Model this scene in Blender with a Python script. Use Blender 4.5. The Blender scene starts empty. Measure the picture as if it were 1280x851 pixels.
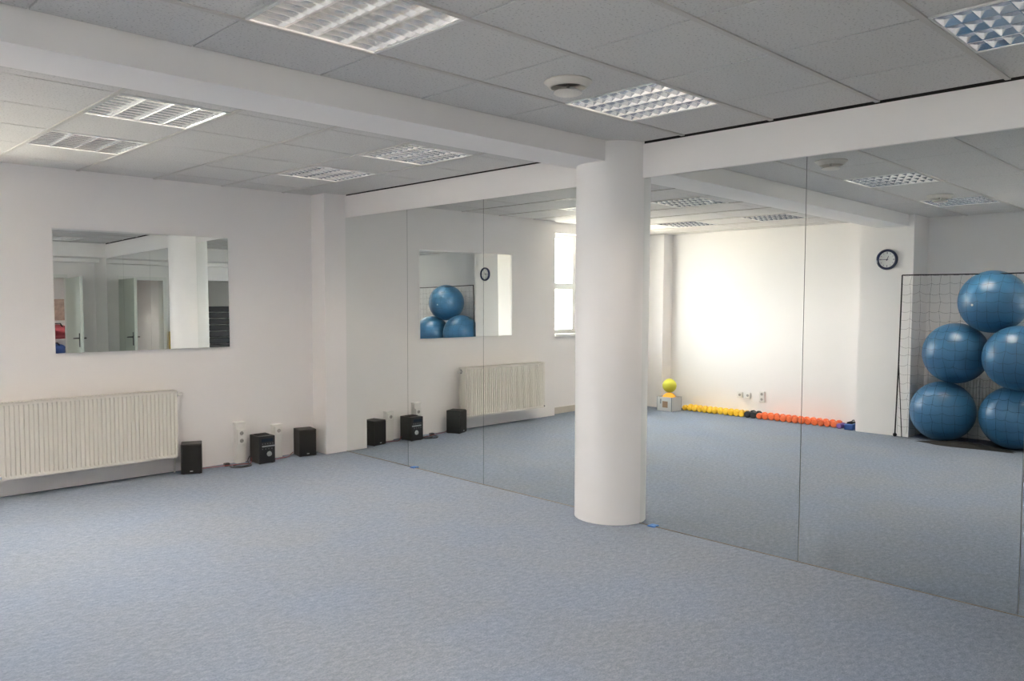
import bpy, bmesh, math, random
from mathutils import Vector, Matrix, Euler
random.seed(7)
S = bpy.context.scene
COL = S.collection
PI = math.pi

# ------------------------------------------------------------------ camera
CAM = Vector((-4.355, -7.027, 1.5054))
YAW, PITCH, ROLL, FPX = 0.7769, -0.0496, 0.0017, 991.2
cam = bpy.data.cameras.new('camera')
cam.sensor_fit = 'HORIZONTAL'; cam.sensor_width = 36.0
cam.lens = FPX / 1280.0 * 36.0
cam.clip_start = 0.05
cam_o = bpy.data.objects.new('camera', cam); COL.objects.link(cam_o)
fw = Vector((math.sin(YAW) * math.cos(PITCH), math.cos(YAW) * math.cos(PITCH), math.sin(PITCH)))
rt = Vector((math.cos(YAW), -math.sin(YAW), 0)); up = rt.cross(fw)
rt, up = rt * math.cos(ROLL) + up * math.sin(ROLL), -rt * math.sin(ROLL) + up * math.cos(ROLL)
m3 = Matrix((rt, up, -fw)).transposed()
cam_o.matrix_world = Matrix.Translation(CAM) @ m3.to_4x4()
S.camera = cam_o

# ------------------------------------------------------------------ light and exposure
SKY_STRENGTH = 10.3
TUBE_STRENGTH = 30.0
S.view_settings.view_transform = 'Standard'
S.view_settings.look = 'None'
S.view_settings.gamma = 1.0
S.view_settings.use_curve_mapping = False
S.view_settings.exposure = 1.48
world = bpy.data.worlds.new('overcast_sky'); S.world = world
world.use_nodes = True
bg = world.node_tree.nodes['Background']
bg.inputs['Color'].default_value = (0.97, 0.985, 1.0, 1)
bg.inputs['Strength'].default_value = SKY_STRENGTH
S.cycles.max_bounces = 14
S.cycles.diffuse_bounces = 8
S.cycles.glossy_bounces = 10
S.cycles.transparent_max_bounces = 12
S.cycles.sample_clamp_indirect = 6.0
S.cycles.caustics_reflective = True
S.cycles.blur_glossy = 0.3


sun = bpy.data.lights.new('sun', 'SUN'); sun.energy = 400.0; sun.angle = 0.009; sun.color = (1.0, 0.93, 0.83)
sun_o = bpy.data.objects.new('sun', sun); COL.objects.link(sun_o)
sun_o.rotation_euler = Vector((-0.80, -0.10, -0.60)).to_track_quat('-Z', 'Y').to_euler()


def portal(name, loc, rot, sx, sy):
    l = bpy.data.lights.new(name, 'AREA'); l.shape = 'RECTANGLE'; l.size = sx; l.size_y = sy
    l.cycles.is_portal = True
    o = bpy.data.objects.new(name, l); COL.objects.link(o)
    o.location = loc; o.rotation_euler = rot
    return o


portal('window_daylight', (-4.02, 0.34, 1.74), (-PI / 2, 0, 0), 1.2, 1.36)

portal('rear_window_daylight', (-6.04, -6.39, 1.67), (0, -PI / 2, 0), 1.45, 0.68)

# ------------------------------------------------------------------ dimensions (metres; mirror wall is x = 0, radiator wall is y = 0)
T = 0.6
HN, HF = 2.560, 2.546          # suspended ceiling, near and far bay
ZT = 2.326                      # top of the mirrors
XN, YP = -0.553, -4.156         # ceiling grid, near bay
XF, YZ = -0.540, -2.758         # ceiling grid, far bay
BEAM_Y0, BEAM_Y1, BEAM_Z = -3.34, -3.69, 2.43
XW = -5.58                      # wall opposite the mirrors, far bay
XP = -5.28                      # face of the clock pilaster
PIL0, PIL1 = -3.149, -3.753
XB = -5.75                      # wall behind the balls
YR = -7.5                       # rear wall
YRB = -6.85                     # face of rear bulkhead
XSTEP = -3.343                  # the far wall steps back here
TILT = 0.0054

# ------------------------------------------------------------------ materials
MATS = {}


def nodes_of(name):
    m = bpy.data.materials.new(name); m.use_nodes = True
    nt = m.node_tree; b = nt.nodes['Principled BSDF']
    MATS[name] = m
    return m, nt, b


def plain(name, col, rough=0.5, metal=0.0, spec=0.5, bump=0.0, bscale=200.0, vary=0.0, vscale=4.0):
    m, nt, b = nodes_of(name)
    b.inputs['Base Color'].default_value = (*col, 1)
    b.inputs['Roughness'].default_value = rough
    b.inputs['Metallic'].default_value = metal
    b.inputs['Specular IOR Level'].default_value = spec
    tc = nt.nodes.new('ShaderNodeTexCoord')
    if vary:
        n = nt.nodes.new('ShaderNodeTexNoise'); n.inputs['Scale'].default_value = vscale
        n.inputs['Detail'].default_value = 4
        nt.links.new(tc.outputs['Object'], n.inputs['Vector'])
        mx = nt.nodes.new('ShaderNodeMix'); mx.data_type = 'RGBA'
        mx.inputs[6].default_value = (*[c * (1 - vary) for c in col], 1)
        mx.inputs[7].default_value = (*[min(1, c * (1 + vary)) for c in col], 1)
        nt.links.new(n.outputs['Fac'], mx.inputs[0])
        nt.links.new(mx.outputs[2], b.inputs['Base Color'])
    if bump:
        n2 = nt.nodes.new('ShaderNodeTexNoise'); n2.inputs['Scale'].default_value = bscale
        n2.inputs['Detail'].default_value = 3
        nt.links.new(tc.outputs['Object'], n2.inputs['Vector'])
        bp = nt.nodes.new('ShaderNodeBump'); bp.inputs['Strength'].default_value = bump
        bp.inputs['Distance'].default_value = 0.002
        nt.links.new(n2.outputs['Fac'], bp.inputs['Height'])
        nt.links.new(bp.outputs['Normal'], b.inputs['Normal'])
    return m


def emitter(name, col, strength):
    m, nt, b = nodes_of(name)
    b.inputs['Base Color'].default_value = (0.9, 0.9, 0.9, 1)
    b.inputs['Emission Color'].default_value = (*col, 1)
    b.inputs['Emission Strength'].default_value = strength
    return m


def carpet():
    m, nt, b = nodes_of('carpet')
    tc = nt.nodes.new('ShaderNodeTexCoord')

    def noise(scale, detail, vec_scale, rot=0.0, dist=0.0):
        mp = nt.nodes.new('ShaderNodeMapping')
        mp.inputs['Scale'].default_value = vec_scale
        mp.inputs['Rotation'].default_value = (0, 0, rot)
        nt.links.new(tc.outputs['Object'], mp.inputs['Vector'])
        n = nt.nodes.new('ShaderNodeTexNoise')
        n.inputs['Scale'].default_value = scale; n.inputs['Detail'].default_value = detail
        n.inputs['Roughness'].default_value = 0.6; n.inputs['Distortion'].default_value = dist
        nt.links.new(mp.outputs['Vector'], n.inputs['Vector'])
        return n
    streak = noise(46.0, 6, (0.55, 1.0, 1.0), 0.75, 0.4)
    fine = noise(170.0, 3, (0.6, 1.0, 1.0), 0.75, 0.2)
    broad = noise(1.3, 3, (1, 1, 1))
    r1 = nt.nodes.new('ShaderNodeValToRGB')
    e = r1.color_ramp.elements
    e[0].position = 0.30; e[0].color = (0.100, 0.126, 0.173, 1)
    e[1].position = 0.70; e[1].color = (0.226, 0.267, 0.336, 1)
    x = e.new(0.5); x.color = (0.158, 0.192, 0.251, 1)
    nt.links.new(streak.outputs['Fac'], r1.inputs['Fac'])
    r2 = nt.nodes.new('ShaderNodeValToRGB')
    e = r2.color_ramp.elements
    e[0].position = 0.25; e[0].color = (0.083, 0.105, 0.150, 1)
    e[1].position = 0.75; e[1].color = (0.246, 0.287, 0.352, 1)
    nt.links.new(fine.outputs['Fac'], r2.inputs['Fac'])
    mx = nt.nodes.new('ShaderNodeMix'); mx.data_type = 'RGBA'; mx.inputs[0].default_value = 0.5
    nt.links.new(r1.outputs['Color'], mx.inputs[6]); nt.links.new(r2.outputs['Color'], mx.inputs[7])
    r3 = nt.nodes.new('ShaderNodeValToRGB')
    e = r3.color_ramp.elements
    e[0].position = 0.35; e[0].color = (0.95, 0.98, 1.03, 1)
    e[1].position = 0.65; e[1].color = (1.03, 1.0, 0.965, 1)
    nt.links.new(broad.outputs['Fac'], r3.inputs['Fac'])
    mul = nt.nodes.new('ShaderNodeMix'); mul.data_type = 'RGBA'; mul.blend_type = 'MULTIPLY'; mul.inputs[0].default_value = 1.0
    nt.links.new(mx.outputs[2], mul.inputs[6]); nt.links.new(r3.outputs['Color'], mul.inputs[7])
    nt.links.new(mul.outputs[2], b.inputs['Base Color'])
    b.inputs['Roughness'].default_value = 0.95
    b.inputs['Specular IOR Level'].default_value = 0.15
    bp = nt.nodes.new('ShaderNodeBump'); bp.inputs['Strength'].default_value = 0.35; bp.inputs['Distance'].default_value = 0.004
    nt.links.new(fine.outputs['Fac'], bp.inputs['Height']); nt.links.new(bp.outputs['Normal'], b.inputs['Normal'])
    return m


def tile_mat():
    m, nt, b = nodes_of('ceiling_tile')
    tc = nt.nodes.new('ShaderNodeTexCoord')
    n = nt.nodes.new('ShaderNodeTexNoise'); n.inputs['Scale'].default_value = 95.0; n.inputs['Detail'].default_value = 2
    nt.links.new(tc.outputs['Object'], n.inputs['Vector'])
    r = nt.nodes.new('ShaderNodeValToRGB'); e = r.color_ramp.elements
    e[0].position = 0.30; e[0].color = (0.42, 0.41, 0.40, 1)
    e[1].position = 0.42; e[1].color = (0.65, 0.635, 0.62, 1)
    nt.links.new(n.outputs['Fac'], r.inputs['Fac']); nt.links.new(r.outputs['Color'], b.inputs['Base Color'])
    b.inputs['Roughness'].default_value = 0.9
    bp = nt.nodes.new('ShaderNodeBump'); bp.inputs['Strength'].default_value = 0.4; bp.inputs['Distance'].default_value = 0.002
    nt.links.new(n.outputs['Fac'], bp.inputs['Height']); nt.links.new(bp.outputs['Normal'], b.inputs['Normal'])
    return m


def glass_mat():
    m = bpy.data.materials.new('window_glass'); m.use_nodes = True
    nt = m.node_tree; nt.nodes.clear()
    out = nt.nodes.new('ShaderNodeOutputMaterial')
    tr = nt.nodes.new('ShaderNodeBsdfTransparent'); tr.inputs['Color'].default_value = (0.93, 0.96, 0.95, 1)
    gl = nt.nodes.new('ShaderNodeBsdfGlossy'); gl.inputs['Roughness'].default_value = 0.02
    fr = nt.nodes.new('ShaderNodeFresnel'); fr.inputs['IOR'].default_value = 1.45
    mx = nt.nodes.new('ShaderNodeMixShader')
    nt.links.new(fr.outputs['Fac'], mx.inputs['Fac']); nt.links.new(tr.outputs[0], mx.inputs[1]); nt.links.new(gl.outputs[0], mx.inputs[2])
    nt.links.new(mx.outputs[0], out.inputs['Surface'])
    MATS['window_glass'] = m
    return m


carpet(); tile_mat(); glass_mat()
plain('wall_paint', (0.88, 0.855, 0.845), 0.75, spec=0.25, bump=0.25, bscale=60, vary=0.015, vscale=2.0)
plain('column_paint', (0.90, 0.88, 0.87), 0.45, spec=0.4, bump=0.2, bscale=30, vary=0.02, vscale=3.0)
plain('tbar', (0.53, 0.505, 0.48), 0.4)
plain('button_grey', (0.16, 0.16, 0.17), 0.4)
plain('gap_shade_black', (0.02, 0.018, 0.016), 0.9)
plain('plenum', (0.04, 0.04, 0.04), 0.95)
plain('mirror_glass', (0.89, 0.915, 0.90), 0.0, metal=1.0)
plain('mirror_edge', (0.05, 0.075, 0.065), 0.2)
plain('wood_trim', (0.15, 0.13, 0.11), 0.6)
plain('blue_tape', (0.03, 0.16, 0.50), 0.5)
plain('radiator_white', (0.80, 0.775, 0.72), 0.3)
plain('radiator_dark', (0.35, 0.34, 0.32), 0.5)
plain('vent_beige', (0.70, 0.66, 0.60), 0.4)
plain('vent_throat', (0.10, 0.085, 0.07), 0.6)
plain('white_plastic', (0.80, 0.79, 0.76), 0.35)
plain('socket_hole', (0.10, 0.10, 0.10), 0.6)
plain('chrome', (0.75, 0.75, 0.75), 0.18, metal=1.0)
plain('louvre', (0.83, 0.84, 0.85), 0.16, metal=1.0)
plain('fixture_white', (0.80, 0.80, 0.79), 0.4)
plain('fixture_housing', (0.55, 0.56, 0.57), 0.35)
plain('fixture_housing_shaded', (0.20, 0.22, 0.25), 0.35)
emitter('tube_lit', (1.0, 0.84, 0.68), TUBE_STRENGTH)
emitter('tube_store_fill', (1.0, 0.93, 0.84), 40.0)
plain('tube_off', (0.75, 0.77, 0.8), 0.15)
plain('black_plastic', (0.012, 0.012, 0.013), 0.35)
plain('black_cloth', (0.010, 0.010, 0.011), 0.9)
plain('black_wood', (0.020, 0.019, 0.018), 0.5)
plain('silver_plastic', (0.45, 0.46, 0.47), 0.3, metal=0.6)
plain('display', (0.02, 0.03, 0.05), 0.1)
plain('cable_black', (0.015, 0.015, 0.015), 0.5)
plain('cable_red', (0.25, 0.03, 0.03), 0.5)
plain('ball_blue', (0.034, 0.130, 0.262), 0.34, spec=0.5, bump=0.05, bscale=12)
plain('ball_plug', (0.60, 0.62, 0.62), 0.4)
plain('net_cord', (0.012, 0.012, 0.012), 0.8)
plain('clock_rim', (0.012, 0.020, 0.065), 0.3)
plain('clock_face', (0.80, 0.80, 0.78), 0.5)
plain('yellow_vinyl', (0.85, 0.52, 0.03), 0.4, vary=0.06, vscale=20)
plain('orange_vinyl', (0.78, 0.16, 0.05), 0.4, vary=0.06, vscale=20)
plain('black_vinyl', (0.02, 0.025, 0.03), 0.35)
plain('purple_vinyl', (0.16, 0.08, 0.30), 0.4)
plain('blue_vinyl', (0.02, 0.07, 0.25), 0.4)
plain('lime_rubber', (0.62, 0.62, 0.06), 0.5)
plain('orange_rubber', (0.88, 0.42, 0.03), 0.5)
plain('carton', (0.62, 0.64, 0.64), 0.6)
plain('carton_edge', (0.16, 0.20, 0.22), 0.6)
plain('carton_print', (0.30, 0.20, 0.12), 0.6)
plain('window_pvc', (0.82, 0.82, 0.80), 0.35)
plain('skirting', (0.58, 0.54, 0.47), 0.5)
plain('door_green', (0.66, 0.70, 0.63), 0.4)
plain('door_white', (0.78, 0.78, 0.75), 0.4)
plain('dark_metal', (0.03, 0.03, 0.032), 0.35)
plain('step_black', (0.025, 0.025, 0.028), 0.6)
plain('step_grey', (0.55, 0.58, 0.55), 0.5)
plain('bag_red', (0.20, 0.02, 0.03), 0.7)
plain('bag_blue', (0.03, 0.07, 0.25), 0.7)
plain('bag_yellow', (0.70, 0.45, 0.03), 0.6)
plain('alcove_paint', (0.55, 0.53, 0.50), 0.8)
plain('poster', (0.55, 0.40, 0.33), 0.5, vary=0.5, vscale=16)


# ------------------------------------------------------------------ mesh helpers
class MB:
    def __init__(self):
        self.v = []; self.f = []; self.m = []; self.mats = []

    def mi(self, mat):
        if mat is None: return 0
        if mat not in self.mats: self.mats.append(mat)
        return self.mats.index(mat)

    def add(self, vs, fs, mat=None, M=None):
        b = len(self.v); k = self.mi(mat)
        for p in vs:
            p = Vector(p)
            if M is not None: p = M @ p
            self.v.append(tuple(p))
        for f in fs:
            self.f.append(tuple(b + i for i in f)); self.m.append(k)
        return self

    def box(self, x0, x1, y0, y1, z0, z1, mat=None, M=None):
        x0, x1 = sorted((x0, x1)); y0, y1 = sorted((y0, y1)); z0, z1 = sorted((z0, z1))
        vs = [(x0, y0, z0), (x1, y0, z0), (x1, y1, z0), (x0, y1, z0), (x0, y0, z1), (x1, y0, z1), (x1, y1, z1), (x0, y1, z1)]
        fs = [(0, 3, 2, 1), (4, 5, 6, 7), (0, 1, 5, 4), (1, 2, 6, 5), (2, 3, 7, 6), (3, 0, 4, 7)]
        return self.add(vs, fs, mat, M)

    def cbox(self, x0, x1, y0, y1, z0, z1, r, mat=None, M=None):
        bm = bmesh.new(); bmesh.ops.create_cube(bm, size=1)
        for v in bm.verts:
            v.co = Vector((x0 + (x1 - x0) * (v.co.x + .5), y0 + (y1 - y0) * (v.co.y + .5), z0 + (z1 - z0) * (v.co.z + .5)))
        bmesh.ops.bevel(bm, geom=list(bm.edges), offset=r, segments=2, affect='EDGES', profile=0.5)
        bm.verts.index_update()
        self.add([v.co.copy() for v in bm.verts], [tuple(v.index for v in f.verts) for f in bm.faces], mat, M)
        bm.free(); return self

    def prism(self, pts, a0, a1, axis=1, mat=None, M=None):
        # pts: 2d outline (counter-clockwise) in the plane normal to axis
        def P(q, a):
            return {0: (a, q[0], q[1]), 1: (q[0], a, q[1]), 2: (q[0], q[1], a)}[axis]
        n = len(pts)
        vs = [P(q, a0) for q in pts] + [P(q, a1) for q in pts]
        fs = [tuple(range(n))[::-1], tuple(range(n, 2 * n))] + [(i, (i + 1) % n, n + (i + 1) % n, n + i) for i in range(n)]
        return self.add(vs, fs, mat, M)

    def lathe(self, prof, seg=32, mat=None, M=None, cap=True):
        vs = []; fs = []
        for r, z in prof:
            for i in range(seg):
                a = 2 * PI * i / seg; vs.append((r * math.cos(a), r * math.sin(a), z))
        for k in range(len(prof) - 1):
            for i in range(seg):
                j = (i + 1) % seg
                fs.append((k * seg + i, k * seg + j, (k + 1) * seg + j, (k + 1) * seg + i))
        if cap:
            fs.append(tuple(range(seg))[::-1]); n = (len(prof) - 1) * seg
            fs.append(tuple(range(n, n + seg)))
        return self.add(vs, fs, mat, M)

    def tube(self, pts, r, seg=6, mat=None, closed=False):
        pts = [Vector(p) for p in pts]; n = len(pts); vs = []; fs = []
        for i, p in enumerate(pts):
            a = pts[i - 1] if i else p; b = pts[i + 1] if i < n - 1 else p
            d = (b - a).normalized()
            u = d.cross(Vector((0, 0, 1)))
            if u.length < 0.05: u = d.cross(Vector((0, 1, 0)))
            u.normalize(); w = d.cross(u)
            for k in range(seg):
                t = 2 * PI * k / seg
                vs.append(p + (u * math.cos(t) + w * math.sin(t)) * r)
        for i in range(n - 1):
            for k in range(seg):
                l = (k + 1) % seg
                fs.append((i * seg + k, i * seg + l, (i + 1) * seg + l, (i + 1) * seg + k))
        fs.append(tuple(range(seg))[::-1]); fs.append(tuple(range((n - 1) * seg, n * seg)))
        return self.add(vs, fs, mat)

    def sphere(self, c, r, seg=32, rings=16, mat=None, sz=1.0):
        prof = []
        for k in range(1, rings):
            t = PI * k / rings
            prof.append((r * math.sin(t), -r * math.cos(t) * sz))
        return self.lathe([(r * 0.002, -r * sz)] + prof + [(r * 0.002, r * sz)], seg, mat, Matrix.Translation(c))

    def mesh(self, name, mat, smooth=False):
        me = bpy.data.meshes.new(name)
        me.from_pydata(self.v, [], self.f)
        for mt in (self.mats or [mat]): me.materials.append(MATS[mt])
        if self.mats:
            me.polygons.foreach_set('material_index', self.m)
        bm = bmesh.new(); bm.from_mesh(me)
        bmesh.ops.recalc_face_normals(bm, faces=bm.faces)
        if smooth:
            for f in bm.faces: f.smooth = True
            for e in bm.edges:
                if len(e.link_faces) == 2 and e.calc_face_angle(0) > math.radians(40): e.smooth = False
        bm.to_mesh(me); bm.free(); me.update()
        return me

    def build(self, name, mat, parent=None, smooth=False):
        o = bpy.data.objects.new(name, self.mesh(name, mat, smooth)); COL.objects.link(o)
        if parent is not None: o.parent = parent
        return o


def tag(o, label=None, cat=None, group=None, kind=None):
    if label: o['label'] = label
    if cat: o['category'] = cat
    if group: o['group'] = group
    if kind: o['kind'] = kind
    return o


def empty(name, loc=(0, 0, 0), rz=0.0):
    o = bpy.data.objects.new(name, None); COL.objects.link(o)
    o.empty_display_size = 0.1
    o.location = loc; o.rotation_euler = (0, 0, rz)
    return o


def struct(o):
    o['kind'] = 'structure'; return o


def copy_tree(o, parent=None):
    c = o.copy(); COL.objects.link(c); c.parent = parent
    for ch in list(o.children): copy_tree(ch, c)
    return c


def inst(src_mesh, name, parent, loc=(0, 0, 0), rot=(0, 0, 0)):
    o = bpy.data.objects.new(name, src_mesh); COL.objects.link(o)
    o.parent = parent; o.location = loc; o.rotation_euler = rot
    return o


# ------------------------------------------------------------------ the room shell
TOP = 2.80
struct(MB().box(-6.1, 0.8, -9.9, 0.45, -0.12, 0.0).build('floor', 'carpet'))

struct(MB().box(XSTEP, 0.25, 0.0, 0.35, 0, TOP).build('wall_far', 'wall_paint'))
w = MB()
WX0, WX1, WZ0, WZ1, WY = -4.62, -3.42, 1.07, 2.41, 0.10
w.box(-6.1, WX0, WY, 0.35, 0, TOP).box(WX1, XSTEP, WY, 0.35, 0, TOP)
w.box(WX0, WX1, WY, 0.35, 0, WZ0).box(WX0, WX1, WY, 0.35, WZ1, TOP)
struct(w.build('wall_window', 'wall_paint'))

struct(MB().box(XW - 0.4, XW, PIL0, WY, 0, TOP).build('wall_opposite', 'wall_paint'))
V0, V1, VZ0, VZ1 = -6.73, -6.05, 0.95, 2.40
w = MB().box(XB - 0.3, XB, -9.9, V0, 0, TOP).box(XB - 0.3, XB, V1, PIL1, 0, TOP).box(XB - 0.3, XB, V0, V1, 0, VZ0).box(XB - 0.3, XB, V0, V1, VZ1, TOP)
struct(w.build('wall_opposite_recess', 'wall_paint'))
struct(MB().box(XB - 0.3, XP, PIL1, PIL0, 0, TOP).build('wall_clock_pilaster', 'wall_paint'))
struct(MB().box(XW, -5.35, -0.29, WY, 0, TOP).build('wall_opposite_corner_pier', 'wall_paint'))
struct(MB().box(-0.236, 0.03, -0.2405, 0.0, 0, TOP).build('wall_mirror_corner_pier', 'wall_paint'))
struct(MB().box(0.03, 0.25, YR - 0.02, 0.0, 0, TOP).build('wall_mirror', 'wall_paint'))
# plastered band above the mirrors
struct(MB().box(-0.001, 0.03, -3.58, -0.2405, ZT, HF - 0.008).box(-0.001, 0.03, YRB, -3.58, ZT, HN - 0.011).build('wall_mirror_bulkhead', 'wall_paint'))
struct(MB().box(0.012, 0.03, BEAM_Y0, -0.2405, HF - 0.008, TOP).box(0.012, 0.03, YRB, BEAM_Y1, HN - 0.011, TOP).build('gap_shade_strip', 'gap_shade_black'))  # black strip that colours in the shade of the gap under the ceiling
# beam across the room and round column
struct(MB().box(XP, 0.03, BEAM_Y1, BEAM_Y0, BEAM_Z, TOP).build('ceiling_beam', 'wall_paint'))
c = MB().lathe([(0.2605, 0.0), (0.2600, 0.02), (0.2600, HN + 0.01)], 96, None, Matrix.Translation((0.02, -3.58, 0)))
struct(c.build('column', 'column_paint', smooth=True))

# rear wall with a doorway, an alcove and a bulkhead
DX0, DX1, DZ = -1.14, -0.38, 2.03
AX0, AX1, AZ = -3.20, -1.66, 2.03
w = MB().box(DX1, 0.03, YR - 0.2, YR, 0, TOP).box(DX0, DX1, YR - 0.2, YR, DZ, TOP)
w.box(AX1, DX0, YR - 0.2, YR, 0, TOP).box(AX0, AX1, YR - 0.2, YR, AZ, TOP).box(-6.0, AX0, YR - 0.2, YR, 0, TOP)
struct(w.build('wall_rear', 'wall_paint'))
struct(MB().box(XB, 0.03, YR, YRB, 2.34, TOP).box(XB, 0.03, YR, YR + 0.25, 2.28, 2.34).build('wall_rear_bulkhead', 'wall_paint'))
struct(MB().box(-1.59, -1.52, YR, -6.85, 0, TOP).build('wall_rear_pier', 'wall_paint'))
a = MB().box(AX0 - 0.1, AX1 + 0.1, -8.2, -8.1, 0, TOP).box(AX0 - 0.1, AX0, -8.1, YR - 0.2, 0, TOP).box(AX1, AX1 + 0.1, -8.1, YR - 0.2, 0, TOP)
a.box(AX0 - 0.1, AX1 + 0.1, -8.1, YR - 0.2, AZ + 0.05, AZ + 0.15)
struct(a.build('wall_alcove', 'alcove_paint'))
s = MB().box(-1.5, -1.4, -9.6, YR - 0.2, 0, TOP).box(0.55, 0.65, -9.6, YR - 0.2, 0, TOP).box(-1.5, 0.65, -9.7, -9.6, 0, TOP).box(0.03, 0.65, YR - 0.2, YR - 0.1, 0, TOP)
struct(s.build('wall_store_room', 'wall_paint'))

# ground outside the window, a storey below
plain('outside_paving', (0.42, 0.38, 0.32), 0.9, vary=0.2, vscale=0.5)
plain('dark_ground', (0.06, 0.058, 0.05), 0.9, vary=0.4, vscale=1.0)
struct(MB().box(-70, -6.3, -60, 110, -4.2, -4.0).build('dark_ground_outside', 'dark_ground'))  # unseen ground, made dark to cut bounce light through the rear window
struct(MB().box(-6.3, 60, -60, 110, -4.2, -4.0).build('ground_outside', 'outside_paving'))

# ------------------------------------------------------------------ suspended ceilings
ceil = struct(MB().box(-6.1, 0.8, -9.9, 0.45, TOP, TOP + 0.1).build('ceiling', 'plenum'))
tile_cache = {}


def tile(parent, x0, x1, y0, y1, z):
    key = (round(x1 - x0, 3), round(y1 - y0, 3))
    if key not in tile_cache:
        hx, hy = key[0] / 2 - 0.004, key[1] / 2 - 0.004
        tile_cache[key] = MB().prism([(-hx, -hy), (hx, -hy), (hx, hy), (-hx, hy)], 0, 0.016, 2).mesh('ceiling_tile', 'ceiling_tile')
    o = inst(tile_cache[key], 'ceiling_tile', parent, ((x0 + x1) / 2, (y0 + y1) / 2, z + random.uniform(0, 0.0015)))
    o.rotation_euler = (random.uniform(-.0012, .0012), random.uniform(-.0012, .0012), 0)
    return o


def cuts(a, b, off):
    k0 = math.ceil((a - off) / T + 1e-6); out = [a]
    v = off + k0 * T
    while v < b - 0.01:
        if v > a + 0.01: out.append(v)
        v += T
    out.append(b); return out


def bay(xa, xb, ya, yb, xo, yo, z, lights, main):
    xs, ys = cuts(xa, xb, xo), cuts(ya, yb, yo)
    for i in range(len(xs) - 1):
        for j in range(len(ys) - 1):
            cx, cy = (xs[i] + xs[i + 1]) / 2, (ys[j] + ys[j + 1]) / 2
            if any(abs(cx - lx) < .25 and abs(cy - ly) < .25 for lx, ly in lights): continue
            tile(ceil, xs[i], xs[i + 1], ys[j], ys[j + 1], z)
    for k, x in enumerate(xs[1:-1]):
        wd = 0.012 if main == 'y' else 0.008
        dz = 0.006 if main == 'y' else -0.010
        MB().box(x - wd, x + wd, ya, yb, z - dz, z + 0.03).build('ceiling_runner', 'tbar', ceil)
    for y in ys[1:-1]:
        wd = 0.012 if main == 'x' else 0.008
        dz = 0.006 if main == 'x' else -0.010
        MB().box(xa, xb, y - wd, y + wd, z - dz, z + 0.03).build('ceiling_runner', 'tbar', ceil)


LX = [XN - 0.3 - 1.8 * k for k in range(3)]
LYN = [YP - 0.3, YP - 2.1]
LXF = [XF - 0.3 - 1.8 * k for k in range(3)]
LYF = [YZ + 0.3, YZ + 1.5]
bay(XB, -0.014, YRB, BEAM_Y1 - 0.006, XN, YP, HN, [(x, y) for x in LX for y in LYN], 'x')
bay(XW, -0.010, BEAM_Y0 + 0.004, 0.0, XF, YZ, HF, [(x, y) for x in LXF for y in LYF], 'y')
# strip of ceiling over the stepped-back window wall, and store-room ceiling
tile(ceil, -5.35, XSTEP, 0.0, WY, HF)
tile(ceil, -1.4, 0.55, -9.6, YR - 0.2, 2.5)


# ------------------------------------------------------------------ louvred ceiling lights
def make_light(z, lit):
    r = empty('ceiling_light', (0, 0, z))
    h = 0.296
    f = MB()
    for a, b, c_, d in [(-h, h, -h, -h + .014), (-h, h, h - .014, h), (-h, -h + .014, -h + .014, h - .014), (h - .014, h, -h + .014, h - .014)]:
        f.box(a, b, c_, d, -0.003, 0.02)
    f.build('frame', 'fixture_white', r)
    hs = MB(); k = h - 0.006
    hs.box(-k, k, -k, k, 0.095, 0.1).box(-k, -k + .003, -k, k, .02, .095).box(k - .003, k, -k, k, .02, .095).box(-k, k, -k, -k + .003, .02, .095).box(-k, k, k - .003, k, .02, .095)
    hs.build('housing', 'fixture_housing' if lit else 'fixture_housing_shaded', r)  # shaded copy of the housing colour where the tubes are off
    n = h - 0.014; wd = 2 * n / 4
    dv = MB().prism([(-.0035, 0.0), (.0035, 0.0), (.012, .025), (.026, .048), (-.026, .048), (-.012, .025)], -n, n, 1).mesh('louvre_divider', 'louvre')
    cb = MB().prism([(-.002, 0.002), (.002, 0.002), (.005, .022), (.011, .044), (-.011, .044), (-.005, .022)], -n, n, 0).mesh('louvre_blade', 'louvre')
    tb = MB().lathe([(.006, -.285), (.013, -.282), (.013, .282), (.006, .285)], 12, None, Matrix.Rotation(PI / 2, 4, 'X')).mesh('tube', 'tube_lit' if lit else 'tube_off', True)
    for i in range(5): inst(dv, 'louvre_divider', r, (-n + wd * i, 0, 0))
    for i in range(0, 10): inst(cb, 'louvre_blade', r, (0, -n + 2 * n * i / 9, 0))
    for i in range(4): inst(tb, 'fluorescent_tube', r, (-n + wd * (i + .5), 0, 0.068))
    return r


proto_lit = make_light(HN, True); used = [False]
for x in LX:
    for y in LYN:
        if abs(x - LX[0]) < .1 and abs(y - LYN[1]) < .1:
            o = make_light(HN, False)
            tag(o, 'unlit dark louvred ceiling light above the right mirror panels', 'ceiling light', 'louvred ceiling lights')
        else:
            o = copy_tree(proto_lit) if used[0] else proto_lit; used[0] = True
            if x == LX[0]: lab = 'lit louvred ceiling light beside the round vent, close to the mirror wall'
            elif y == LYN[0] and x == LX[1]: lab = 'large bright lit louvred ceiling light in front of the beam, mid ceiling'
            elif y == LYN[0]: lab = 'louvred ceiling light above the blue balls beside the second round vent'
            elif x == LX[1]: lab = 'lit louvred ceiling light overhead, next along the row from the unlit one'
            else: lab = 'louvred ceiling light overhead beside the rear window'
            tag(o, lab, 'ceiling light', 'louvred ceiling lights')
        o.location = (x, y, HN)
fl = {(0, 0): 'louvred ceiling light between the beam and the mirror wall, past the column',
      (0, 1): 'louvred ceiling light near the corner pier where radiator wall meets mirrors',
      (1, 0): 'striped louvred ceiling light beyond the beam, above the wall mirror',
      (1, 1): 'louvred ceiling light close to the wall above the radiator',
      (2, 0): 'louvred ceiling light beyond the beam near the bright opposite wall',
      (2, 1): 'louvred ceiling light right in front of the window'}
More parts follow.
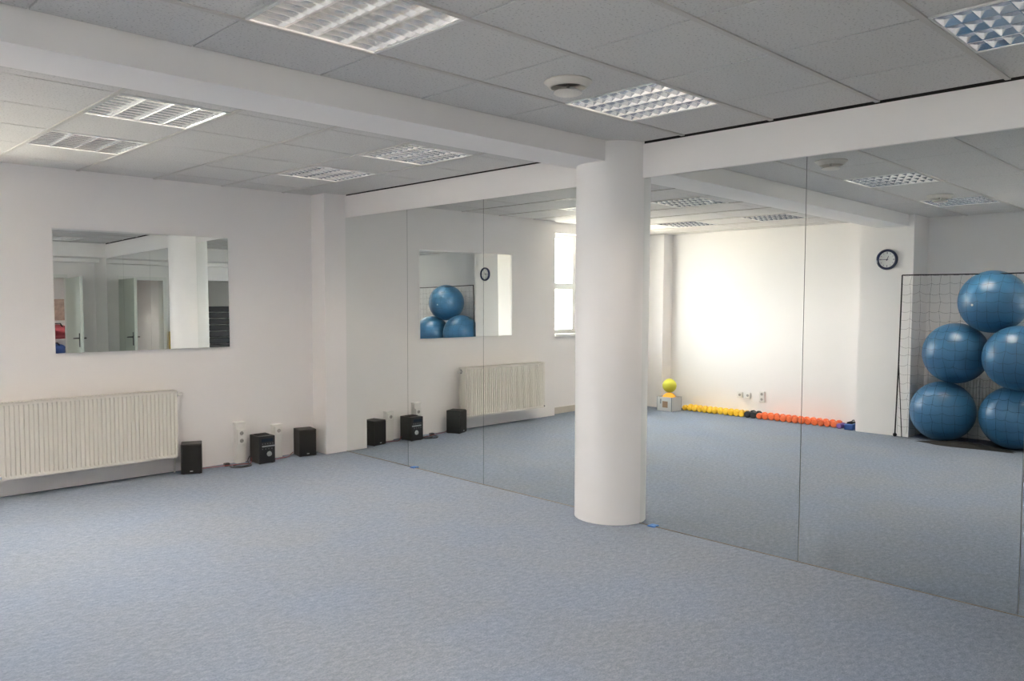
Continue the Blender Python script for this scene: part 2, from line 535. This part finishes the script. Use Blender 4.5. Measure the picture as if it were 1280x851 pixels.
for i, x in enumerate(LXF):
    for j, y in enumerate(LYF):
        o = copy_tree(proto_lit); o.location = (x, y, HF)
        tag(o, fl[(i, j)], 'ceiling light', 'louvred ceiling lights')
o = copy_tree(proto_lit); o.location = (-0.45, -8.4, 2.39)  # unseen lamp, added to brighten the store room
for ch in o.children:
    if ch.name.startswith('fluorescent_tube'):
        ch.material_slots[0].link = 'OBJECT'; ch.material_slots[0].material = MATS['tube_store_fill']
tag(o, 'added louvred ceiling light brightening the store room behind the open door', 'ceiling light', 'louvred ceiling lights')

# round ceiling vents
vm_ring = MB().lathe([(.080, .0), (.114, .0), (.116, -.006), (.104, -.013), (.092, -.030), (.084, -.032), (.080, -.026), (.080, .0)], 40, cap=False).mesh('flange', 'vent_beige', True)
vm_disc = MB().lathe([(.005, -.046), (.055, -.046), (.068, -.052), (.069, -.057), (.060, -.062), (.004, -.064)], 40).mesh('disc', 'vent_beige', True)
vm_throat = MB().lathe([(.079, -.001), (.079, -.003), (.02, -.004)], 32).mesh('throat', 'vent_throat', True)
vm_stem = MB().lathe([(.008, -.003), (.008, -.048)], 12).mesh('stem', 'chrome', True)
for x, lab in [(XN - .9, 'round white ceiling vent with hanging disc next to the lit light by the mirrors'),
               (XN - 3.3, 'round white ceiling vent in the tile before the light over the balls')]:
    v = empty('ceiling_vent', (x, YP - .3, HN))
    tag(v, lab, 'vent', 'round ceiling vents')
    inst(vm_ring, 'flange', v); inst(vm_disc, 'disc', v); inst(vm_throat, 'throat', v); inst(vm_stem, 'stem', v)

# ------------------------------------------------------------------ mirrors
def mirror_panel(y0, y1, tilt, lab):
    r = empty('mirror_panel', (0, (y0 + y1) / 2, 0.004)); h = abs(y1 - y0) / 2 - 0.0018
    r.rotation_euler = (0, tilt, 0)
    z1 = ZT - 0.005
    MB().add([(0, -h, 0), (0, h, 0), (0, h, z1), (0, -h, z1)], [(0, 1, 2, 3)]).build('mirror_face', 'mirror_glass', r)
    MB().box(0.0002, 0.006, -h, h, 0, z1).build('glass_edge', 'mirror_edge', r)
    tag(r, lab, 'mirror', 'full-height wall mirror panels')


J = [-0.2405, -1.2493, -2.2655, -3.335]
labs = ['full-height mirror panel joining the corner pier', 'full-height mirror panel second from the corner pier, showing the stereo',
        'full-height mirror panel beside the column on its radiator side']
for i in range(3): mirror_panel(J[i], J[i + 1], 0.0, labs[i])
J = [-3.825, -4.9646, -6.0662, -6.84]
labs = ['full-height mirror panel right of the column showing yellow dumbbells', 'full-height mirror panel reflecting the clock and the blue balls',
        'full-height mirror panel last towards the rear wall']
for i in range(3): mirror_panel(J[i], J[i + 1], TILT, labs[i])
t = MB().box(-0.004, 0.0, -3.335, -0.2405, 0, 0.0035).box(-0.004, 0.0, -6.84, -3.825, 0, 0.0035)
struct(t.build('trim_1', 'wood_trim'))
for y, lab in [(-1.34, 'small blue tape strip on the mirror bottom edge near the stereo'), (-3.95, 'small blue tape strip on the mirror bottom edge at the column')]:
    tag(MB().cbox(-0.03, -0.004, y - .026, y + .026, 0.0005, 0.009, .002).build('tape_strip', 'blue_tape'), lab, 'tape', 'blue tape strips')

MX0, MX1, MZ0, MZ1 = -2.539, -1.100, 1.081, 2.077
r = empty('wall_mirror', ((MX0 + MX1) / 2, -.010, MZ0)); r.rotation_euler = (-.010, 0, 0)
hx, hz = (MX1 - MX0) / 2, MZ1 - MZ0
MB().add([(-hx + .003, -.0082, .003), (hx - .003, -.0082, .003), (hx - .003, -.0082, hz - .003), (-hx + .003, -.0082, hz - .003)], [(0, 1, 2, 3)]).build('mirror_face', 'mirror_glass', r)
MB().box(-hx, hx, -.008, -.001, 0, hz).build('glass_edge', 'white_plastic', r)
tag(r, 'wide rectangular mirror hung on the white wall above the radiator', 'mirror')

# ------------------------------------------------------------------ window and skirting
def window(name, loc, rz, width, H, ztr):
    win = struct(empty(name, loc, rz)); hw = width / 2
    fr = MB()
    fr.box(-hw, hw, -.03, .03, 0, .05).box(-hw, hw, -.03, .03, H - .05, H).box(-hw, -hw + .05, -.03, .03, .05, H - .05).box(hw - .05, hw, -.03, .03, .05, H - .05)
    fr.box(-hw + .05, hw - .05, -.03, .03, ztr - .045, ztr + .045)
    fr.box(-.035, .035, -.03, .03, .05, ztr - .045).box(-.035, .035, -.03, .03, ztr + .045, H - .05)
    fr.build('window_frame', 'window_pvc', win)
    for a, b in ((-hw + .05, -.035), (.035, hw - .05)):
        for z0, z1 in ((.05, ztr - .045), (ztr + .045, H - .05)):
            MB().add([(a, 0, z0), (b, 0, z0), (b, 0, z1), (a, 0, z1)], [(0, 1, 2, 3)]).build('pane', 'window_glass', win)
    MB().cbox(-hw + .002, hw - .002, -.23, -.03, -.035, 0.0, .006).build('window_sill', 'window_pvc', win)


window('window_1', ((WX0 + WX1) / 2, 0.29, WZ0), 0, WX1 - WX0, WZ1 - WZ0, 1.71 - WZ0)
window('window_2', (XB - .10, (V0 + V1) / 2, VZ0), PI / 2, V1 - V0, VZ1 - VZ0, .66)
struct(MB().box(-5.35, XSTEP, WY - .015, WY, 0, .085).build('baseboard_far', 'skirting'))


# ------------------------------------------------------------------ radiators
def radiator(name, length, height, depth, lab, loc, rz, ridges):
    # local: front faces -y, back on y = 0
    r = empty(name, loc, rz)
    p = 0.033; n = ridges; y = -depth
    prof = []
    x = -length / 2 + 0.02
    pitch = (length - 0.04) / n
    pts = [(-length / 2, y + .004)]
    for i in range(n):
        x0 = -length / 2 + .02 + pitch * i
        pts += [(x0, y), (x0 + pitch * .55, y), (x0 + pitch * .66, y + .013), (x0 + pitch * .88, y + .013)]
    pts += [(length / 2 - .02, y), (length / 2, y + .004)]
    vs = []; fs = []
    zz = [(0, 'flat'), (.018, 'flat'), (.03, 'r'), (height - .03, 'r'), (height - .018, 'flat'), (height, 'flat')]
    for z, k in zz:
        for (px, py) in pts: vs.append((px, y if k == 'flat' else py, z))
    m = len(pts)
    for a in range(len(zz) - 1):
        for i in range(m - 1): fs.append((a * m + i, a * m + i + 1, (a + 1) * m + i + 1, (a + 1) * m + i))
    MB().add(vs, fs).build('front_panel', 'radiator_white', r)
    MB().box(-length / 2, length / 2, y + .016, y + .026, .01, height - .01).box(-length / 2, length / 2, -.055, -.045, .01, height - .01).build('back_panel', 'radiator_white', r)
    for sx in (-1, 1):
        MB().box(sx * length / 2 - .002, sx * length / 2 + .002, y + .001, -.04, .005, height).build('side_panel', 'radiator_white', r)
    g = MB()
    k = int(length / .022)
    for i in range(k):
        xx = -length / 2 + .01 + i * (length - .02) / k
        g.box(xx, xx + .008, y + .012, -.045, height - .006, height - .001)
    g.box(-length / 2, length / 2, y, y + .012, height - .004, height).box(-length / 2, length / 2, -.055, -.043, height - .004, height)
    g.build('top_grille', 'radiator_white', r)
    for sx in (-1, 1):
        MB().box(sx * length * .38 - .015, sx * length * .38 + .015, -.045, 0.0, .05, height - .06).build('bracket', 'radiator_white', r)
    tag(r, lab, 'radiator', 'panel radiators')
    return r


rad = radiator('panel_radiator', 2.978 - 1.650, 0.58, 0.165, 'white ribbed panel radiator below the wall mirror', (-2.314, 0, 0.156), 0, 40)
vx = (2.978 - 1.650) / 2
vv = MB().tube([(vx - .01, -.10, .535), (vx + .035, -.10, .535)], .011, 10).tube([(vx + .02, -.10, .56), (vx + .02, -.10, .51)], .012, 10)
vv.build('valve', 'chrome', rad, True)
hd = MB().lathe([(.011, 0), (.016, .006), (.017, .035), (.012, .042)], 16, None, Matrix.Translation((vx + .03, -.10, .535)) @ Matrix.Rotation(PI / 2, 4, 'Y'))
hd.build('thermostat_knob', 'white_plastic', rad, True)
MB().tube([(vx + .02, -.10, .51), (vx + .02, -.10, .20), (vx + .02, -.05, -.02), (vx + .02, -.03, -.156)], .008, 8).build('pipe', 'radiator_white', rad, True)
MB().lathe([(.006, 0), (.011, .003), (.009, .008)], 12, None, Matrix.Translation((-vx + .012, -.166, .022)) @ Matrix.Rotation(PI / 2, 4, 'X')).build('drain_plug', 'chrome', rad, True)
radiator('panel_radiator', 1.2, 0.5, 0.075, 'white panel radiator on the wall behind the blue balls', (XB, -4.75, 0.2), -PI / 2 + PI, 36)

# ------------------------------------------------------------------ sockets and trunking on the radiator wall
def socket_plate(parent, x, z, y, two=True, small=False):
    pl = MB().cbox(x - .040, x + .040, y - .018, y, z - (.072 if two else .040), z + (.072 if two else .040), .004).build('socket_plate', 'white_plastic', parent)
    for dz in ((.035, -.035) if two else (0,)):
        M = Matrix.Translation((x, y - .0195, z + dz)) @ Matrix.Rotation(PI / 2, 4, 'X')
        MB().lathe([(.019, -.001), (.025, -.001), (.025, .0015), (.019, .0015), (.019, -.001)], 24, None, M, cap=False).build('socket_ring', 'white_plastic', pl, True)
        MB().lathe([(.019, -.0005), (.019, .0)], 24, None, M).build('socket_well', 'radiator_dark', pl, True)
        hl = MB()
        for dx in (-.0095, .0095): hl.lathe([(.003, -.001), (.003, .0016)], 10, None, Matrix.Translation((dx, 0, 0)))
        hm = MB().add(hl.v, hl.f, None, M); hm.build('pin_hole', 'socket_hole', pl)


for x, z1, zs, two, lab in [(-1.03, .375, .245, True, 'white trunking column with double socket, between radiator speaker and stereo'),
                            (-.655, .315, .262, False, 'white trunking column with single socket, between stereo and corner pier')]:
    r = empty('socket_trunking', (x, 0, 0))
    MB().cbox(-.045, .045, -.06, 0.0, 0.0, z1, .004).build('duct', 'white_plastic', r)
    MB().cbox(-.05, .05, -.065, 0.0, z1 - .012, z1 + .006, .003).build('end_cap', 'white_plastic', r)
    socket_plate(r, 0.0, zs, -.06, two)
    tag(r, lab, 'socket', 'wall sockets')

# sockets on the bright opposite wall (face +x)
for y, z, two, lab in [(-1.44, .275, False, 'white square wall socket above the yellow dumbbells'),
                       (-1.56, .275, False, 'white square wall socket beside the double one, over the dumbbells'),
                       (-1.77, .275, True, 'white double wall socket above the black and orange dumbbells')]:
    r = empty('wall_socket', (XW, y, z), PI / 2)
    socket_plate(r, 0, 0, 0, two)
    tag(r, lab, 'socket', 'wall sockets')


# ------------------------------------------------------------------ stereo and loudspeakers
def speaker(loc, rz, lab):
    r = empty('loudspeaker', loc, rz)
    wd, d, h = .085, .17, .262
    MB().cbox(-wd, wd, -d / 2, d / 2, 0.004, h, .004).build('cabinet', 'black_wood', r)
    MB().cbox(-wd + .006, wd - .006, -d / 2 - .010, -d / 2 + .001, .012, h - .008, .004).build('grille', 'black_cloth', r)
    MB().box(-.012, .012, -d / 2 - .0115, -d / 2 - .0095, .024, .034).build('badge', 'silver_plastic', r)
    ft = MB().lathe([(.010, 0), (.010, .005)], 10).mesh('foot', 'black_plastic')
    for sx in (-1, 1):
        for sy in (-1, 1): inst(ft, 'foot', r, (sx * (wd - .02), sy * (d / 2 - .02), 0))
    tag(r, lab, 'speaker', 'black stereo loudspeakers')
    return r


speaker((-1.523, -.14, 0), -.42, 'black loudspeaker on the floor next to the radiator')
speaker((-.405, -.125, 0), -.20, 'black loudspeaker on the floor next to the corner pier')
r = empty('mini_stereo', (-.868, -.165, 0), -.04)
MB().cbox(-.078, .078, -.085, .105, .006, .258, .004).build('cabinet', 'black_wood', r)
MB().cbox(-.078, .078, -.097, -.084, .006, .258, .005).build('front_panel', 'black_plastic', r)
MB().cbox(-.062, .055, -.03, .06, .254, .266, .004).build('top_lid', 'black_cloth', r)
MB().box(-.050, .076, -.0995, -.0965, .158, .170).build('silver_strip', 'silver_plastic', r)
MB().box(-.055, .055, -.0990, -.0965, .205, .235).build('display', 'display', r)
km = MB().lathe([(.020, 0), (.024, .003), (.021, .014), (.010, .016)], 24, None, Matrix.Rotation(PI / 2, 4, 'X')).mesh('volume_knob', 'silver_plastic', True)
inst(km, 'volume_knob', r, (.018, -.097, .092))
bm_ = MB().lathe([(.005, 0), (.0045, .005)], 14, None, Matrix.Rotation(PI / 2, 4, 'X')).mesh('button', 'button_grey', True)
for k in range(5): inst(bm_, 'button', r, (-.045 + .025 * k, -.097, .187))
for k in range(4): inst(bm_, 'button', r, (-.045 + .03 * k, -.097, .140))
ft = MB().lathe([(.010, 0), (.010, .007)], 10).mesh('foot', 'black_plastic')
for sx in (-1, 1):
    for sy in (-.07, .085): inst(ft, 'foot', r, (sx * .06, sy, 0))
tag(r, 'black mini stereo with silver strip and knob on the floor between sockets', 'stereo')


def cable(name, pts, rad, mat, lab, group='stereo cables'):
    # smooth a polyline with Catmull-Rom
    P = [Vector(p) for p in pts]; out = []
    for i in range(len(P) - 1):
        p0 = P[max(i - 1, 0)]; p1 = P[i]; p2 = P[i + 1]; p3 = P[min(i + 2, len(P) - 1)]
        for k in range(8):
            t = k / 8
            out.append(.5 * ((2 * p1) + (p2 - p0) * t + (2 * p0 - 5 * p1 + 4 * p2 - p3) * t * t + (3 * p1 - p0 - 3 * p2 + p3) * t ** 3))
    out.append(P[-1])
    o = MB().tube(out, rad, 6).build(name, mat, smooth=True)
    tag(o, lab, 'cable', group)


cable('power_cable', [(-.957, -.085, .06), (-.985, -.10, .02), (-1.02, -.20, .005), (-1.10, -.22, .005), (-1.15, -.16, .005), (-1.10, -.12, .005), (-1.0, -.17, .005), (-1.03, -.25, .005), (-1.13, -.27, .005), (-1.19, -.20, .006), (-1.17, -.11, .012)], .0045, 'cable_black',
      'looped black power cable lying left of the stereo')
cable('speaker_cable', [(-.957, -.12, .05), (-.985, -.155, .004), (-1.05, -.185, .0135), (-1.16, -.15, .0135), (-1.30, -.08, .005), (-1.42, -.05, .005), (-1.47, -.05, .03)], .003, 'cable_red',
      'thin red cable running from stereo to the speaker by the radiator')
cable('speaker_cable', [(-.782, -.10, .04), (-.72, -.13, .005), (-.66, -.12, .005), (-.58, -.11, .005), (-.53, -.06, .010), (-.492, -.05, .03)], .003, 'cable_red',
      'thin red cable running from stereo to the speaker by the pier')
tag(MB().cbox(-1.215, -1.165, -.125, -.085, .0, .03, .006).build('power_plug', 'black_plastic'), 'black plug lying on the carpet at the end of the power cable', 'plug')

# ------------------------------------------------------------------ clock (faces +x)
ck = empty('wall_clock', (XP, -3.466, 2.055)); ck.rotation_euler = (0, 0, PI / 2)
R90 = Matrix.Rotation(PI / 2, 4, 'X')       # axis towards local -y
MB().lathe([(.090, .0), (.118, .0), (.122, .012), (.118, .030), (.104, .036), (.094, .028), (.092, .012), (.090, .0)], 48, None, R90, cap=False).build('rim', 'clock_rim', ck, True)
fc = MB().lathe([(.096, .0), (.096, .012)], 48, None, R90).build('dial', 'clock_face', ck)
for k in range(12):
    a = 2 * PI * k / 12; big = k % 3 == 0
    M = Matrix.Rotation(a, 4, 'Y') @ Matrix.Translation((0, 0, .076))
    MB().box(-.0035 if big else -.002, .0035 if big else .002, -.0135, -.0118, -.010 if big else -.006, .010 if big else .006, None, M).build('hour_mark', 'clock_rim', fc)


def hand(name, ang, ln, wd, y):
    M = Matrix.Rotation(ang, 4, 'Y')
    MB().prism([(-wd, -.015), (wd, -.015), (wd * .5, ln), (-wd * .5, ln)], -y - .0012, -y, 1, None, M).build(name, 'clock_rim', ck)


hand('hour_hand', 2 * PI * (11.25 / 12), .045, .0045, .0145)
hand('minute_hand', 2 * PI * (15 / 60), .074, .0035, .0165)
MB().lathe([(.006, .012), (.006, .019)], 14, None, R90).build('hub', 'clock_rim', ck)
tag(ck, 'round wall clock with navy rim on the white pilaster', 'clock')

# ------------------------------------------------------------------ exercise balls and the net that holds them
RB = 0.335
BALLS = [((-5.32, -4.095, RB), 'blue exercise ball on the floor beside the clock pilaster'),
         ((-5.32, -4.210, .993), 'blue exercise ball resting on the ball next to the pilaster, middle layer'),
         ((-5.28, -4.570, 1.565), 'topmost blue exercise ball of the stack'),
         ((-5.15, -4.858, .980), 'blue exercise ball in the middle layer, far from the pilaster'),
         ((-5.32, -4.800, RB), 'blue exercise ball on the floor, far from the pilaster')]
for (c, lab) in BALLS:
    r = empty('exercise_ball', c)
    prof = []
    for k in range(49):
        t = PI * k / 48
        rr = RB * (1 + 0.0012 * math.sin(t * 46) * math.sin(t))
        prof.append((max(rr * math.sin(t), .0005), -rr * math.cos(t)))
    MB().lathe(prof, 64).build('ball', 'ball_blue', r, True)
    M = Matrix.Rotation(.35 if c[2] > 1.4 else PI + .6, 4, 'Z') @ Matrix.Rotation(PI / 2 + random.uniform(.1, .5), 4, 'Y') @ Matrix.Translation((0, 0, RB - .002))
    MB().lathe([(.002, .004), (.012, .004), (.012, 0)][::-1], 14, None, M).build('plug', 'ball_plug', r, True)
    tag(r, lab, 'exercise ball', 'stacked blue exercise balls')

g = empty('ball_net', (-5.17, -4.5, 0))
NX, NY0, NY1, NZ = -5.17, -3.675, -5.42, 1.865


def loc(p): return (p[0] + 5.17, p[1] + 4.5, p[2])


for y, s_ in ((NY0, 1), (NY1, -1)):
    MB().tube([loc((NX, y + .03 * s_, .012)), loc((NX, y + .012 * s_, .85)), loc((NX, y, NZ))], .008, 8).build('post', 'net_cord', g, True)
    MB().tube([loc((NX, y + .01 * s_, .85)), loc((NX + .015, y - .05 * s_, .012))], .005, 6).build('brace', 'net_cord', g, True)
    MB().sphere(loc((NX, y + .03 * s_, .03)), .022, 12, 8).build('corner_joint', 'net_cord', g, True)
MB().tube([loc((NX, NY0, NZ)), loc((NX + .01, -4.5, NZ - .006)), loc((NX, NY1, NZ))], .0065, 8).build('crossbar', 'net_cord', g, True)


def net_x(y, z):
    x = NX + .015
    for c, _ in BALLS:
        d2 = (y - c[1]) ** 2 + (z - c[2]) ** 2; R2 = RB + .006
        if d2 < R2 * R2: x = max(x, c[0] + math.sqrt(R2 * R2 - d2))
        elif d2 < (R2 * 1.35) ** 2:
            x = max(x, c[0] + .0)
    return x


nt_ = MB()
ny = 17; nz = 18
rng = random.Random(3)
jit = [[(rng.uniform(-.012, .012), rng.uniform(-.016, .016)) for _ in range(nz + 1)] for _ in range(ny + 1)]


def npt(i, j, fi=0.0, fj=0.0):
    a = jit[i][j]; b = jit[min(i + 1, ny)][j]; c = jit[i][min(j + 1, nz)]
    jy = a[0] + (b[0] - a[0]) * fi + (c[0] - a[0]) * fj; jz = a[1] + (b[1] - a[1]) * fi + (c[1] - a[1]) * fj
    y = NY0 + (NY1 - NY0) * (i + fi) / ny + jy * (0 if i in (0, ny) and not fi else 1)
    z = NZ - (NZ - .03) * (j + fj) / nz + jz * (0 if j == 0 and not fj else 1) - .015 * math.sin(PI * ((i + fi) % 1))
    return loc((net_x(y, z), y, z))


for i in range(ny + 1):
    pts = [npt(i, j, 0, k / 3) for j in range(nz) for k in range(3)]
    nt_.tube(pts, .0010, 4)
for j in range(nz + 1):
    pts = [npt(i, j, k / 3, 0) for i in range(ny) for k in range(3)]
    nt_.tube(pts, .0010, 4)
nt_.build('net', 'net_cord', g)
tag(g, 'black goal frame with net stretched over the blue balls', 'net')

# dark heap of netting under the balls
bmh = MB(); seg = 28; rings = 5; vs = []; fs = []
hr = random.Random(5)
for k in range(rings + 1):
    for i in range(seg):
        a = 2 * PI * i / seg; rr = 1 - k / rings * .95
        h = .045 * math.sin(PI / 2 * k / rings) * (.7 + .6 * hr.random()) if k else 0.0
        vs.append(((.10 + .03 * math.sin(3 * a)) * rr * math.cos(a), (.48 + .05 * math.sin(5 * a)) * rr * math.sin(a), h))
for k in range(rings):
    for i in range(seg):
        j = (i + 1) % seg; fs.append((k * seg + i, k * seg + j, (k + 1) * seg + j, (k + 1) * seg + i))
fs.append(tuple(range(seg))); fs.append(tuple(range(rings * seg, (rings + 1) * seg)))
bmh.add(vs, fs)
o = bmh.build('net_heap', 'black_cloth', smooth=True); o.location = (-5.07, -4.42, 0)
tag(o, 'crumpled black netting on the floor in front of the lower balls', 'netting')


# ------------------------------------------------------------------ dumbbells along the bright wall
def dumbbell_meshes(mat, r, ln):
    hexa = []
    M = Matrix.Rotation(PI / 2, 4, 'Y')
    hd = MB().lathe([(r * .55, -.030), (r * .92, -.026), (r, -.016), (r, .016), (r * .92, .026), (r * .55, .030)], 10, None, M).mesh('head', mat, True)
    gr = MB().lathe([(r * .36, -ln / 2 + .03), (r * .42, 0), (r * .36, ln / 2 - .03)], 12, None, M).mesh('grip', mat, True)
    return hd, gr


ORD = ['first', 'second', 'third', 'fourth', 'fifth', 'sixth', 'seventh', 'eighth', 'ninth', 'tenth', 'eleventh', 'twelfth', 'thirteenth']


def dumbbells(ys, mat, r, name, lab, group, x=-5.44, ln=.20):
    hd, gr = dumbbell_meshes(mat, r, ln)
    for k, y in enumerate(ys):
        o = empty(name, (x + random.uniform(-.006, .006), y, r), random.uniform(-.03, .03))
        o.rotation_euler.x = 0.0
        for s_ in (-1, 1): inst(hd, 'head', o, (s_ * (ln / 2 - .03), 0, 0), (random.uniform(0, PI), 0, 0))
        inst(gr, 'grip', o)
        tag(o, lab.replace('NTH', ORD[k]), 'dumbbell', group)


dumbbells([-.69 - .0815 * k for k in range(12)], 'yellow_vinyl', .040, 'dumbbell', 'yellow vinyl dumbbell, NTH in the floor row counted from the carton', 'yellow dumbbells')
dumbbells([-1.673, -1.764], 'black_vinyl', .045, 'dumbbell', 'black dumbbell, NTH after the yellow row, before the orange ones', 'black dumbbells')
dumbbells([-1.851 - .0835 * k for k in range(13)], 'orange_vinyl', .041, 'dumbbell', 'orange vinyl dumbbell, NTH in the floor row counted from the black ones', 'orange dumbbells')
dumbbells([-2.935], 'purple_vinyl', .034, 'dumbbell', 'small purple dumbbell at the end of the orange row', 'purple dumbbells', x=-5.38, ln=.15)
r = empty('weight_cuff_bag', (-5.37, -3.06, 0))
MB().cbox(-.10, .08, -.055, .055, 0, .075, .012).build('pouch', 'blue_vinyl', r)
MB().cbox(-.06, .05, -.035, .035, .075, .095, .008).build('flap', 'black_cloth', r)
MB().tube([(-.05, -.02, .094), (-.02, -.025, .118), (.02, -.025, .118), (.05, -.02, .094)], .005, 6).build('strap', 'black_cloth', r, True)
tag(r, 'dark blue weight pouch on the floor against the clock pilaster', 'pouch')

# ------------------------------------------------------------------ carton with two balls in the far corner
bx0, by0 = -5.20, -.53
r = empty('carton_box', (bx0, by0, 0))
h = .125; hh = .20
bxm = MB().box(-h, h, -h, -h + .004, 0, hh).box(-h, h, h - .004, h, 0, hh).box(-h, -h + .004, -h + .004, h - .004, 0, hh).box(h - .004, h, -h + .004, h - .004, 0, hh).box(-h, h, -h, h, 0, .004)
bxm.build('carton', 'carton', r)
for sx in (-1, 1):
    for sy in (-1, 1): MB().box(sx * h - .007 * sx, sx * h + .001 * sx, sy * h - .007 * sy, sy * h + .001 * sy, 0.001, hh).build('corner_edge', 'carton_edge', r)
MB().box(h, h + .0008, -.06, .03, .05, .14).build('print', 'carton_print', r)
MB().box(h, h + .0008, .05, .07, .10, .17).build('print', 'carton_edge', r)
tag(r, 'small white printed carton on the floor in the window corner', 'box')
o = MB().sphere((0, 0, 0), .105, 32, 20).build('rubber_ball', 'orange_rubber', smooth=True); o.location = (bx0, by0, .15)
tag(o, 'orange rubber ball sitting inside the white carton', 'ball', 'small rubber balls')
o = MB().sphere((0, 0, 0), .10, 32, 20).build('rubber_ball', 'lime_rubber', smooth=True); o.location = (bx0 - .03, by0 + .02, .352)
tag(o, 'yellow green rubber ball on top of the orange ball', 'ball', 'small rubber balls')

# ------------------------------------------------------------------ rear: door, steps, store room
d = empty('door_1', (DX1, YR, 0)); struct(d)
lf = MB().cbox(-.045, 0.0, 0.02, .75, .008, 2.018, .003).build('door_leaf', 'door_green', d)
for sx in (-1, 1):
    bx = -.0225 + sx * .0225
    pl = MB().cbox(min(bx, bx + sx * .008), max(bx, bx + sx * .008), .67, .705, .90, 1.12, .002).build('handle_plate', 'dark_metal', lf)
    MB().tube([(bx, .688, 1.04), (bx + sx * .05, .688, 1.04), (bx + sx * .055, .66, 1.04), (bx + sx * .055, .565, 1.035)], .010, 8).build('handle', 'dark_metal', lf, True)
jb = MB().box(DX0 - DX1 - .05, DX0 - DX1 + .012, -.205, .015, 0, DZ + .05).box(DX0 - DX1 + .012, -.012, -.205, .015, DZ - .006, DZ + .05).box(-.012, .05, -.205, -.002, 0, DZ + .05)
jb.build('door_frame', 'door_white', d)

base = empty('step_platform', (0, 0, 0))
MB().cbox(-.325, .325, -.16, .16, .022, .119, .014).build('top_board', 'step_black', base)
for sx in (-1, 1):
    MB().cbox(sx * .355 - .035, sx * .355 + .035, -.15, .155, 0, .098, .012).build('foot_block', 'step_grey', base)
for k in range(13):
    o = base if k == 0 else copy_tree(base)
    o.location = (-2.12 + random.uniform(-.012, .012), -7.68 + random.uniform(-.01, .01), .119 * k)
    lab = 'topmost black step platform with grey feet of the tall stack' if k == 12 else 'black step platform with grey feet, %s from the top of the stack' % ORD[12 - k]
    tag(o, lab, 'step platform', 'stacked step platforms')

o = MB().lathe([(.02, 0), (.055, .002), (.06, .01), (.06, 1.10), (.055, 1.115), (.02, 1.12)], 24).build('foam_roll', 'bag_yellow', smooth=True)
o.location = (-1.26, -7.42, 0)
tag(o, 'yellow foam roll standing upright by the rear doorway', 'foam roll')

sh = empty('storage_rack', (0.0, -9.35, 0))
for x in (-.55, .45):
    for y in (-.2, .2): MB().box(x - .015, x + .015, y - .015, y + .015, 0, 1.15).build('upright', 'dark_metal', sh)
for z in (.42, .70, .98): MB().box(-.57, .47, -.22, .22, z - .02, z).build('shelf', 'door_white', sh)
tag(sh, 'metal storage rack in the room behind the open door', 'rack')


def bag(name, c, sx, sy, sz, mat, lab):
    r = empty(name, c)
    rr = random.Random(hash(name) % 100 + int(c[2] * 50)); 
    bm = bmesh.new(); bmesh.ops.create_icosphere(bm, subdivisions=3, radius=1)
    vs = []
    for v in bm.verts:
        p = v.co
        q = Vector([math.copysign(abs(t) ** .7, t) for t in p])
        n = 1 + .06 * math.sin(5 * p.x + 3 * p.z) + .04 * math.sin(9 * p.y)
        vs.append((q.x * sx * n, q.y * sy * n, (max(q.z, -.8) + .8) * sz))
    MB().add(vs, [tuple(v.index for v in f.verts) for f in bm.faces]).build('body', mat, r, True); bm.free()
    MB().tube([(-sx * .5, sy * .7, sz * 1.4), (-sx * .3, sy * 1.0, sz * 1.9), (sx * .3, sy * 1.0, sz * 1.9), (sx * .5, sy * .7, sz * 1.4)], .012, 6).build('strap', 'black_cloth', r, True)
    tag(r, lab, 'bag')


bag('duffel_bag', (-.15, -9.33, .98), .26, .16, .15, 'bag_red', 'dark red duffel bag on the top shelf of the rack')
bag('sports_bag', (-.20, -9.33, .70), .24, .16, .11, 'bag_blue', 'blue sports bag on the middle shelf of the rack')
bag('gym_bag', (-.14, -9.33, .42), .26, .16, .115, 'bag_yellow', 'yellow gym bag on the lowest shelf of the rack')
ps = empty('poster', (-.02, -9.598, 1.52))
MB().box(-.16, .16, 0, .004, -.2, .2).build('sheet', 'poster', ps)
tag(ps, 'colourful poster on the store room wall above the rack', 'poster')
